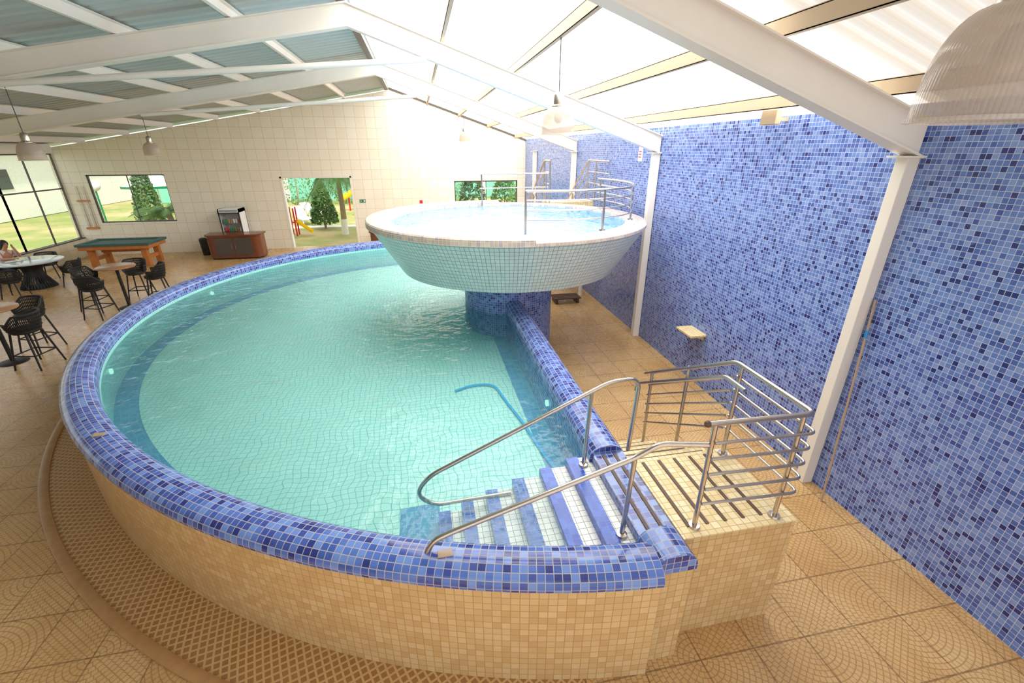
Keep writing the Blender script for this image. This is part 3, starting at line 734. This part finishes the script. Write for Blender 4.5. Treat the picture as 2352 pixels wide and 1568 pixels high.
for k in range(36):
    a = 2*pi*k/36; g.tube([(0.38*math.cos(a), 0.38*math.sin(a), 0.02), (0.16*math.cos(a), 0.16*math.sin(a), 0.42), (0.28*math.cos(a), 0.28*math.sin(a), 0.72)], 0.018, 6, fil=0.15)
g.lathe([(0.001, 0.0), (0.4, 0.0), (0.4, 0.02), (0.001, 0.03)], (0, 0, 0), 32); g.make('pedestal', M_black, t, smooth=True)
c0 = chair((-9.92, 14.6, 0), face(-9.92, 14.6, TX, TY), 0.44, 'dining_chair', CL, 'dining chairs')
for p in ((-10.72, 13.62), (-11.2, 15.68), (-11.78, 15.05), (-11.6, 13.9)): dup(c0, (p[0], p[1], 0), face(p[0], p[1], TX, TY))
def glass_on(x, y, z, mat, h=0.13):
    G().lathe([(0.001, 0), (0.03, 0), (0.036, h), (0.033, h), (0.028, 0.01), (0.001, 0.01)], (x, y, z), 18).make('drinking_glass', mat, smooth=True, props=P('small drinking glass on the dining table', 'glass', 'glasses on the table'))
glass_on(-11.0, 14.75, 0.76, M_glass); glass_on(-10.7, 14.9, 0.76, M_glass)
G().lathe([(0.001, 0), (0.09, 0), (0.12, 0.02), (0.115, 0.022), (0.085, 0.006), (0.001, 0.006)], (-11.15, 14.45, 0.76), 28).make('plate', M_whitep, smooth=True, props=P('white plate on the dining table', 'plate'))

t = thing('billiard_table', (-9.95, 17.35, 0), 'billiard table with green felt and orange wooden trestle legs', 'billiard table')
BX0, BX1, BY0, BY1 = -11.0, -8.95, 16.75, 17.85
G().box(BX0, BY0, 0.58, BX1, BY1, 0.71).make('frame', M_wood, t, world=True, bevel=0.015)
G().box(BX0+.1, BY0+.1, 0.71, BX1-.1, BY1-.1, 0.73).make('felt_bed', M_felt, t, world=True)
for a in ((BX0-.04, BY0-.04, BX1+.04, BY0+.09), (BX0-.04, BY1-.09, BX1+.04, BY1+.04), (BX0-.04, BY0+.09, BX0+.09, BY1-.09), (BX1-.09, BY0+.09, BX1+.04, BY1-.09)):
    G().box(a[0], a[1], 0.70, a[2], a[3], 0.78).make('rail_cushion', M_felt, t, world=True, bevel=0.012)
for x in (BX0+.05, (BX0+BX1)/2, BX1-.05):
    for y in (BY0+.05, BY1-.05): G().lathe([(0.001, 0.782), (0.05, 0.782), (0.055, 0.77)], (x, y, 0), 16).make('pocket', M_black, t, world=True)
for x in (BX0+.25, BX1-.25):
    for y in (BY0+.18, BY1-.18): G().box(x-0.09, y-0.07, 0, x+0.09, y+0.07, 0.58).make('leg', M_wood, t, world=True, bevel=0.012)
    G().box(x-0.05, BY0+.25, 0.2, x+0.05, BY1-.25, 0.32).make('stretcher', M_wood, t, world=True)
G().box(BX0+.34, 17.25, 0.42, BX1-.34, 17.35, 0.58).make('stretcher', M_wood, t, world=True)

def counter(cx, cy, w, d, h, label):
    t = thing('bar_counter', (cx, cy, 0), label, 'counter')
    def shape(w, d, rnd=0.22):
        pts = []
        for k in range(9): a = -pi/2-pi/2*k/8; pts.append((-w/2+rnd+rnd*math.cos(a), -d/2+rnd+rnd*math.sin(a)))
        pts += [(-w/2, d/2), (w/2, d/2)]
        for k in range(9): a = 0-pi/2*k/8; pts.append((w/2-rnd+rnd*math.cos(a), -d/2+rnd+rnd*math.sin(a)))
        return pts[::-1]
    G().prismZ(shape(w, d), 0.05, h-0.05).make('body', M_red, t, smooth=True)
    G().prismZ(shape(w+0.1, d+0.1, 0.26), h-0.05, h).make('worktop', M_red, t, smooth=True)
    G().prismZ(shape(w-0.06, d-0.06), 0, 0.05).make('plinth', M_black, t, smooth=True)
    for s in (-1, 1):
        x0 = 0.02 if s > 0 else -0.02-(w/2-0.3)
        dr = G().box(x0, -d/2-0.015, 0.14, x0+w/2-0.3, -d/2-0.002, h-0.12).make('door', M_frame, t, bevel=0.004)
        G().tube([(s*0.06, -d/2-0.03, h*.45), (s*0.06, -d/2-0.03, h*.6)], 0.008, 8).make('handle', M_steel, dr)
    return t
counter(-6.6, 17.6, 1.75, 0.6, 0.86, 'curved mahogany bar counter with dark glass doors')
counter(-1.6, 17.9, 0.8, 0.5, 0.75, 'small brown wooden counter behind the pool edge')
t = thing('drinks_fridge', (-6.85, 18.5, 0), 'white glass-door drinks refrigerator with canned drinks', 'refrigerator')
g = G(); g.box(-.36, -.3, 0, -.32, .3, 1.62); g.box(.32, -.3, 0, .36, .3, 1.62); g.box(-.36, .26, 0, .36, .3, 1.62); g.box(-.36, -.3, 1.5, .36, .3, 1.62); g.box(-.36, -.3, 0, .36, .3, 0.2)
g.make('cabinet', M_whitep, t)
for z in (0.5, 0.82, 1.12): G().box(-.32, -.26, z, .32, .26, z+0.012).make('shelf', M_steel, t)
dr = G().add([(-.32, -.31, .2), (.32, -.31, .2), (.32, -.31, 1.5), (-.32, -.31, 1.5)], [(0, 1, 2, 3)]).make('glass_door', M_glass, t)
g = G(); g.box(-.35, -.33, .2, -.31, -.302, 1.5); g.box(.31, -.33, .2, .35, -.302, 1.5); g.box(-.35, -.33, 1.46, .35, -.302, 1.5); g.box(-.35, -.33, .2, .35, -.302, .24); g.make('door_frame', M_dark, dr)
G().box(-.3, -.302, 1.52, .3, -.3, 1.6).make('header_panel', M_grey, t)
cm = [M_redp, M_green, M_woodtop, M_whitep]
for zi, z in enumerate((0.832, 1.132)):
    for k in range(7):
        G().lathe([(0.001, 0), (0.03, 0), (0.033, 0.01), (0.033, 0.12), (0.026, 0.132), (0.001, 0.13)], (-6.85-.25+k*0.083, 18.3, z), 12).make('drink_can', cm[(k//2+zi) % 4], smooth=True,
            props=P('drink can standing on a refrigerator shelf', 'drink can', 'cans in the refrigerator'))
t = thing('trash_bin', (-7.95, 18.3, 0), 'black plastic bin beside the counter', 'bin')
G().lathe([(0.001, 0), (0.12, 0), (0.14, 0.55), (0.13, 0.55), (0.11, 0.02), (0.001, 0.02)], (0, 0, 0), 24).make('body', M_black, t, smooth=True)
G().lathe([(0.15, 0.54), (0.15, 0.57), (0.1, 0.62), (0.001, 0.63)], (0, 0, 0), 24).make('lid', M_black, t, smooth=True)

# ------------------------------------------------------------------ person seated at the table
def skinobj(name, pts, edges, rads, mat, parent, sub=2, root=0):
    me = bpy.data.meshes.new(name); me.from_pydata(pts, edges, []); me.update()
    ob = bpy.data.objects.new(name, me); COL.objects.link(ob); 
    if parent: ob.parent = parent
    md = ob.modifiers.new('skin', 'SKIN'); md.use_smooth_shade = True
    for i, r in enumerate(rads):
        sv = me.skin_vertices[0].data[i]; sv.radius = (r, r) if isinstance(r, (int, float)) else r
        sv.use_root = (i == root)
    md2 = ob.modifiers.new('sub', 'SUBSURF'); md2.levels = sub; md2.render_levels = sub
    me.materials.append(mat); return ob
pp = Vector((-11.74, 15.03, 0)); prot = math.atan2(TY-pp.y, TX-pp.x)-pi/2
J = {}; pts = []; rads = []; ed = []
def j(n, p, r, frm=None):
    J[n] = len(pts); pts.append(p); rads.append(r)
    if frm: ed.append((J[frm], J[n]))
j('pel', (0, 0, .53), (.15, .11)); j('waist', (0, .05, .68), (.125, .095), 'pel'); j('chest', (0, .14, .86), (.15, .105), 'waist'); j('neckb', (0, .2, 1.0), (.07, .06), 'chest')
j('neck', (0, .235, 1.05), .045, 'neckb'); j('jaw', (0, .285, 1.1), (.058, .062), 'neck'); j('head', (0, .29, 1.17), (.074, .088), 'jaw'); j('crown', (0, .28, 1.235), (.05, .06), 'head')
for s, nm in ((1, 'r'), (-1, 'l')):
    j('hip'+nm, (s*.1, .04, .52), .085, 'pel'); j('knee'+nm, (s*.13, .42, .5), .058, 'hip'+nm); j('ank'+nm, (s*.13, .4, .09), .036, 'knee'+nm); j('toe'+nm, (s*.14, .56, .04), .03, 'ank'+nm)
    j('sh'+nm, (s*.17, .18, .94), .055, 'chest'); j('el'+nm, (s*.22, .32, .79), .038, 'sh'+nm)
    if nm == 'l': w = (s*.12, .40, 1.0); h = (s*.095, .40, 1.07); fd = Vector((0.1, -.1, 1)).normalized(); sd = Vector((0, 1, 0))
    else: w = (s*.1, .52, .80); h = (s*.06, .59, .80); fd = Vector((-.4, 1, 0)).normalized(); sd = Vector((1, .4, 0)).normalized()
    j('wr'+nm, w, .026, 'el'+nm); j('palm'+nm, h, (.034, .02), 'wr'+nm)
    for k, L in enumerate((.06, .072, .068, .052)):
        b = Vector(h)+sd*(0.027-0.018*k)+fd*.03; m_ = b+fd*L*.55; e = m_+(fd+Vector((0, 0, -.5 if nm == 'r' else 0))).normalized()*L*.45
        j('f%s%da' % (nm, k), tuple(b), .009, 'palm'+nm); j('f%s%db' % (nm, k), tuple(m_), .0085, 'f%s%da' % (nm, k)); j('f%s%dc' % (nm, k), tuple(e), .007, 'f%s%db' % (nm, k))
    b = Vector(h)-sd*.035+fd*.0; j('t'+nm+'a', tuple(b), .011, 'palm'+nm); j('t'+nm+'b', tuple(b-sd*.015+fd*.035), .009, 't'+nm+'a')
body = skinobj('person', pts, ed, rads, M_skin, None)
body.location = pp; body.rotation_euler = (0, 0, prot)
body['label'] = 'dark-haired person in a pale top leaning on the table'; body['category'] = 'person'
def subset(names, grow, mat, nm):
    ids = [J[n_] for n_ in names]; mp = {i: k for k, i in enumerate(ids)}
    e2 = [(mp[a], mp[b]) for a, b in ed if a in mp and b in mp]
    return skinobj(nm, [pts[i] for i in ids], e2, [tuple(q*grow+.004 for q in (rads[i] if isinstance(rads[i], tuple) else (rads[i], rads[i]))) for i in ids], mat, body)
subset(['pel', 'waist', 'chest', 'neckb', 'shr', 'elr', 'shl', 'ell'], 1.1, M_shirt, 'shirt')
subset(['pel', 'hipr', 'kneer', 'ankr', 'hipl', 'kneel', 'ankl'], 1.1, M_jeans, 'trousers')
g = G(); g.sphere((0, .255, 1.19), .098, 20, 1.1); hr = g.make('hair', M_hair, body, smooth=True)
g = G(); g.tube([(0, .17, 1.2), (0, .14, 1.08), (0.02, .12, .95)], (.07, .04), 10); g.make('hair_tail', M_hair, hr, smooth=True)
for s in (-1, 1): G().sphere((s*.03, .37, 1.18), .01, 10).make('eye', M_hair, body, smooth=True)
G().tube([(0, .368, 1.175), (0, .392, 1.145), (0, .375, 1.138)], .01, 8).make('nose', M_skin, body, smooth=True)
G().tube([(-.022, .358, 1.11), (0, .366, 1.108), (.022, .358, 1.11)], .006, 6).make('mouth', M_redp, body, smooth=True)

# ------------------------------------------------------------------ outdoors
G().box(-70, YB+0.2, -0.2, 40, 90, -0.03).make('ground', M_ground, props=STR)
G().box(-70, -20, -0.2, XL-0.2, YB+0.2, -0.03).make('ground.001', M_ground, props=STR)
G().box(-9, YB+5.2, -0.03, 6, YB+5.8, -0.01).make('garden_path', M_concrete, props=P('pale concrete garden path across the lawn', 'path'))
def shrub(x, y, h, r, shape, mat, label, nl=1500, name='shrub'):
    t = thing(name, (x, y, -0.03), label, 'shrub')
    G().tube([(0, 0, 0), (0, 0, h*.7)], (.06, .02), 8).make('stem', M_trunk, t, smooth=True)
    g = G(); vs = []; fs = []
    for k in range(nl):
        u = random.random(); a = random.random()*2*pi
        if shape == 'cone': z = 0.12+u*0.88; rr2 = r*(1-z)**.6*(0.75+.35*random.random()) if z > .3 else r*.85*(0.7+.4*random.random())
        else: ph = math.acos(1-2*u); z = .5-.5*math.cos(ph); rr2 = r*math.sin(ph)*(0.75+.35*random.random())
        p = Vector((rr2*math.cos(a), rr2*math.sin(a), z*h)); d = Vector((random.gauss(0, 1), random.gauss(0, 1), random.gauss(0.4, 1))).normalized(); e = d.orthogonal().normalized()
        s = 0.07+.07*random.random(); b = len(vs); vs += [p-e*s*.4, p+d*s, p+e*s*.4, p-d*s*.6]; fs.append((b, b+1, b+2, b+3))
    g.add(vs, fs); g.make('foliage', mat, t)
    return t
def palm(x, y, h, fl, nf, label, droop=1.0):
    t = thing('palm_tree', (x, y, -0.03), label, 'palm tree')
    G().tube([(0, 0, 0), (0.03, 0, h*.5), (0, 0, h)], (.14, .09), 12).make('trunk', M_trunk, t, smooth=True)
    if h > 2: G().lathe([(0.15, 0), (0.145, 0.7), (0.13, 0.7)], (0, 0, 0), 16).make('painted_base', M_whitep, t, smooth=True)
    for k in range(nf):
        a = 2*pi*k/nf+random.random()*.3; el = random.uniform(.15, 1.0)
        g = G(); P_ = []
        for i in range(9):
            s = i/8; P_.append(Vector((math.cos(a)*fl*s*math.cos(el*(1-s*.3)), math.sin(a)*fl*s*math.cos(el*(1-s*.3)), h+fl*(s*math.sin(el)-droop*.9*s*s))))
        g.tube(P_, (.02, .006), 5); vs = []; fs = []
        for i in range(36):
            s = .12+.88*i/36; q = s*8; i0 = min(7, int(q)); p = P_[i0].lerp(P_[i0+1], q-i0); d = (P_[i0+1]-P_[i0]).normalized(); sd = d.cross(Vector((0, 0, 1))).normalized()
            L = fl*.28*math.sin(pi*min(.95, s*.9+.1))
            for sg in (-1, 1):
                tip = p+sd*sg*L+d*L*.5+Vector((0, 0, -L*.45)); b = len(vs); vs += [p, p+d*.035, tip]; fs.append((b, b+1, b+2))
        g.add(vs, fs); g.make('frond', M_leaf, t)
    return t
shrub(-4.75, 23.9, 2.3, 0.7, 'cone', M_leaf2, 'dense dark green conical shrub on the lawn', 2200)
palm(-3.55, 22.0, 2.6, 1.7, 18, 'palm tree with white painted trunk and drooping fronds', 1.3)
shrub(-11.9, 23.2, 3.3, 0.65, 'cone', M_leaf2, 'tall green conical shrub outside the window', 1800)
palm(-10.3, 21.4, 1.2, 1.5, 18, 'low bushy palm outside the window', .7)
shrub(-10.3, 26.0, 2.6, 0.9, 'round', M_leaf, 'rounded green bush outside the window', 1500)
for x in (0.9, 2.35, 3.85, 5.35): shrub(x, 21.4, 2.5, 0.6, 'round', M_leaf if x > 3 else M_leaf2, 'leafy green bush below the window', 1300)
for x in (-12.0, -8.6, -5.2, -1.8, 2): shrub(x, 35.5, 2.6, 1.2, 'round', M_leaf, 'green hedge bush by the far fence', 700)
t = thing('garden_fence', (-5, 38, 0), 'long pale teal fence panels with white posts', 'fence')
G().box(-20, 38, 0, 25, 38.1, 3.0).make('panel', M_teal, t, world=True)
for k in range(10): G().box(-20+k*5, 37.9, 0, -19.7+k*5, 38, 3.2).make('post', M_concrete, t, world=True)
def globe(x, y, h):
    t = thing('globe_lamp_post', (x, y, -0.03), 'white globe garden lamp on a green post', 'lamp post', group='garden lamps')
    G().tube([(0, 0, 0), (0, 0, h)], .035, 10).make('pole', M_green, t, smooth=True); G().sphere((0, 0, h+.2), .22, 24).make('globe', M_whitep, t, smooth=True)
globe(-13.6, 23.0, 2.0); globe(-15.3, 18.0, 2.1); globe(-3.2, 27, 2.1)
t = thing('playground_slide', (-5.3, 22, -0.03), 'small plastic slide with red ladder frame and yellow chute', 'slide')
g = G(); 
for (x, y) in ((-5.9, 22.0), (-5.9, 22.4), (-5.65, 22.0), (-5.65, 22.4)): g.tube([(x, y, -0.03), (x, y, 1.2)], 0.035, 8)
g.box(-5.92, 21.97, 0.55, -5.62, 22.43, 0.6); g.make('ladder_frame', M_redp, t, world=True)
for z in (.2, .4): G().tube([(-5.9, 22.0, z), (-5.9, 22.4, z)], 0.02, 8).make('rung', M_yel, t, world=True)
g = G(); rows = []
for i in range(9):
    s = i/8; x = -5.63+s*.7; z = .6-.58*s+.1*s*s; y_ = 22.0-.3*s; rows.append([(x, y_, z+.1), (x, y_+.03, z), (x, y_+.33, z), (x, y_+.36, z+.1)])
g.sweep(rows, list(range(9)), [0, .1, .4, .5]); g.make('chute', M_yel, t, smooth=True, world=True)
t = thing('tube_slide', (-3.6, 30, -0.03), 'curved yellow playground tube slide', 'slide')
G().tube([(-3.0, 31, 1.7), (-3.5, 31, 1.6), (-4.1, 30.8, 1.2), (-4.8, 30.6, .8)], .18, 16, fil=.4).make('chute', M_yel, t, smooth=True, world=True)
for x, z in ((-3.1, 1.55), (-4.5, .85)): G().tube([(x, 31, -0.03), (x, 31, z)], .05, 8).make('leg', M_redp, t, world=True)
def lounger(x, y, rot):
    t = thing('sun_lounger', (x, y, -0.03), 'white plastic sun lounger on the lawn', 'sun lounger', rot, 'sun loungers')
    G().box(-.3, -.9, .28, .3, .35, .33).make('seat', M_whitep, t, bevel=.02)
    g = G(); g.add([(-.3, .35, .28), (.3, .35, .28), (.3, .95, .75), (-.3, .95, .75), (-.3, .33, .33), (.3, .33, .33), (.3, .92, .8), (-.3, .92, .8)], [(0, 3, 2, 1), (4, 5, 6, 7), (0, 1, 5, 4), (1, 2, 6, 5), (2, 3, 7, 6), (3, 0, 4, 7)]); g.make('backrest', M_whitep, t)
    for sx in (-.25, .25):
        for sy in (-.8, .3): G().tube([(sx, sy, 0), (sx, sy, .3)], .025, 8).make('leg', M_whitep, t)
lounger(-6.2, 25.9, .5); lounger(-6.0, 28.2, .9)
t = thing('outbuilding', (-26, 32, -0.03), 'long low white building with grey barred windows', 'building')
G().box(-30, 22, 0, -22, 42, 3.6).make('body', M_concrete, t, world=True)
G().box(-30.4, 21.6, 3.6, -21.4, 42.4, 3.85).make('roof_slab', M_metalroof, t, world=True)
for y in (24, 29, 34): 
    g = G(); g.box(-21.99, y, 1.6, -21.95, y+1.6, 2.6); g.make('barred_window', M_dark, t, world=True)
t = thing('garden_umbrella', (-13.2, 27, -0.03), 'white and green open garden parasol', 'parasol')
G().tube([(0, 0, 0), (0, 0, 2.4)], .03, 8).make('pole', M_whitep, t); G().lathe([(1.5, 1.95), (0.75, 2.25), (0.001, 2.5)], (0, 0, 0), 8).make('canopy', M_whitep, t)
G().lathe([(1.5, 1.85), (1.51, 1.96)], (0, 0, 0), 8).make('valance', M_green, t)

# ------------------------------------------------------------------ light
w = bpy.data.worlds.new('World'); S.world = w; w.use_nodes = True
bg = w.node_tree.nodes['Background']; bg.inputs[0].default_value = (0.96, 0.96, 0.98, 1); bg.inputs[1].default_value = 1.2
sn = bpy.data.lights.new('Sun', 'SUN'); sn.energy = 3.0; sn.angle = math.radians(3); sn.color = (1, 0.95, 0.86)
so = bpy.data.objects.new('Sun', sn); COL.objects.link(so); so.rotation_euler = (math.radians(38), math.radians(18), 0)

cam = bpy.data.cameras.new('Camera'); cam.sensor_width = 36; cam.lens = 1020/2352*36; cam.clip_start = 0.05; cam.clip_end = 300
cobj = bpy.data.objects.new('Camera', cam); COL.objects.link(cobj); cobj.location = (0, 0, 3.6)
cobj.rotation_euler = (math.radians(90-23.4), 0, math.radians(-11.1)); S.camera = cobj
S.view_settings.view_transform = 'Standard'; S.view_settings.exposure = 0.3; S.view_settings.gamma = 1.05; S.view_settings.look = 'None'
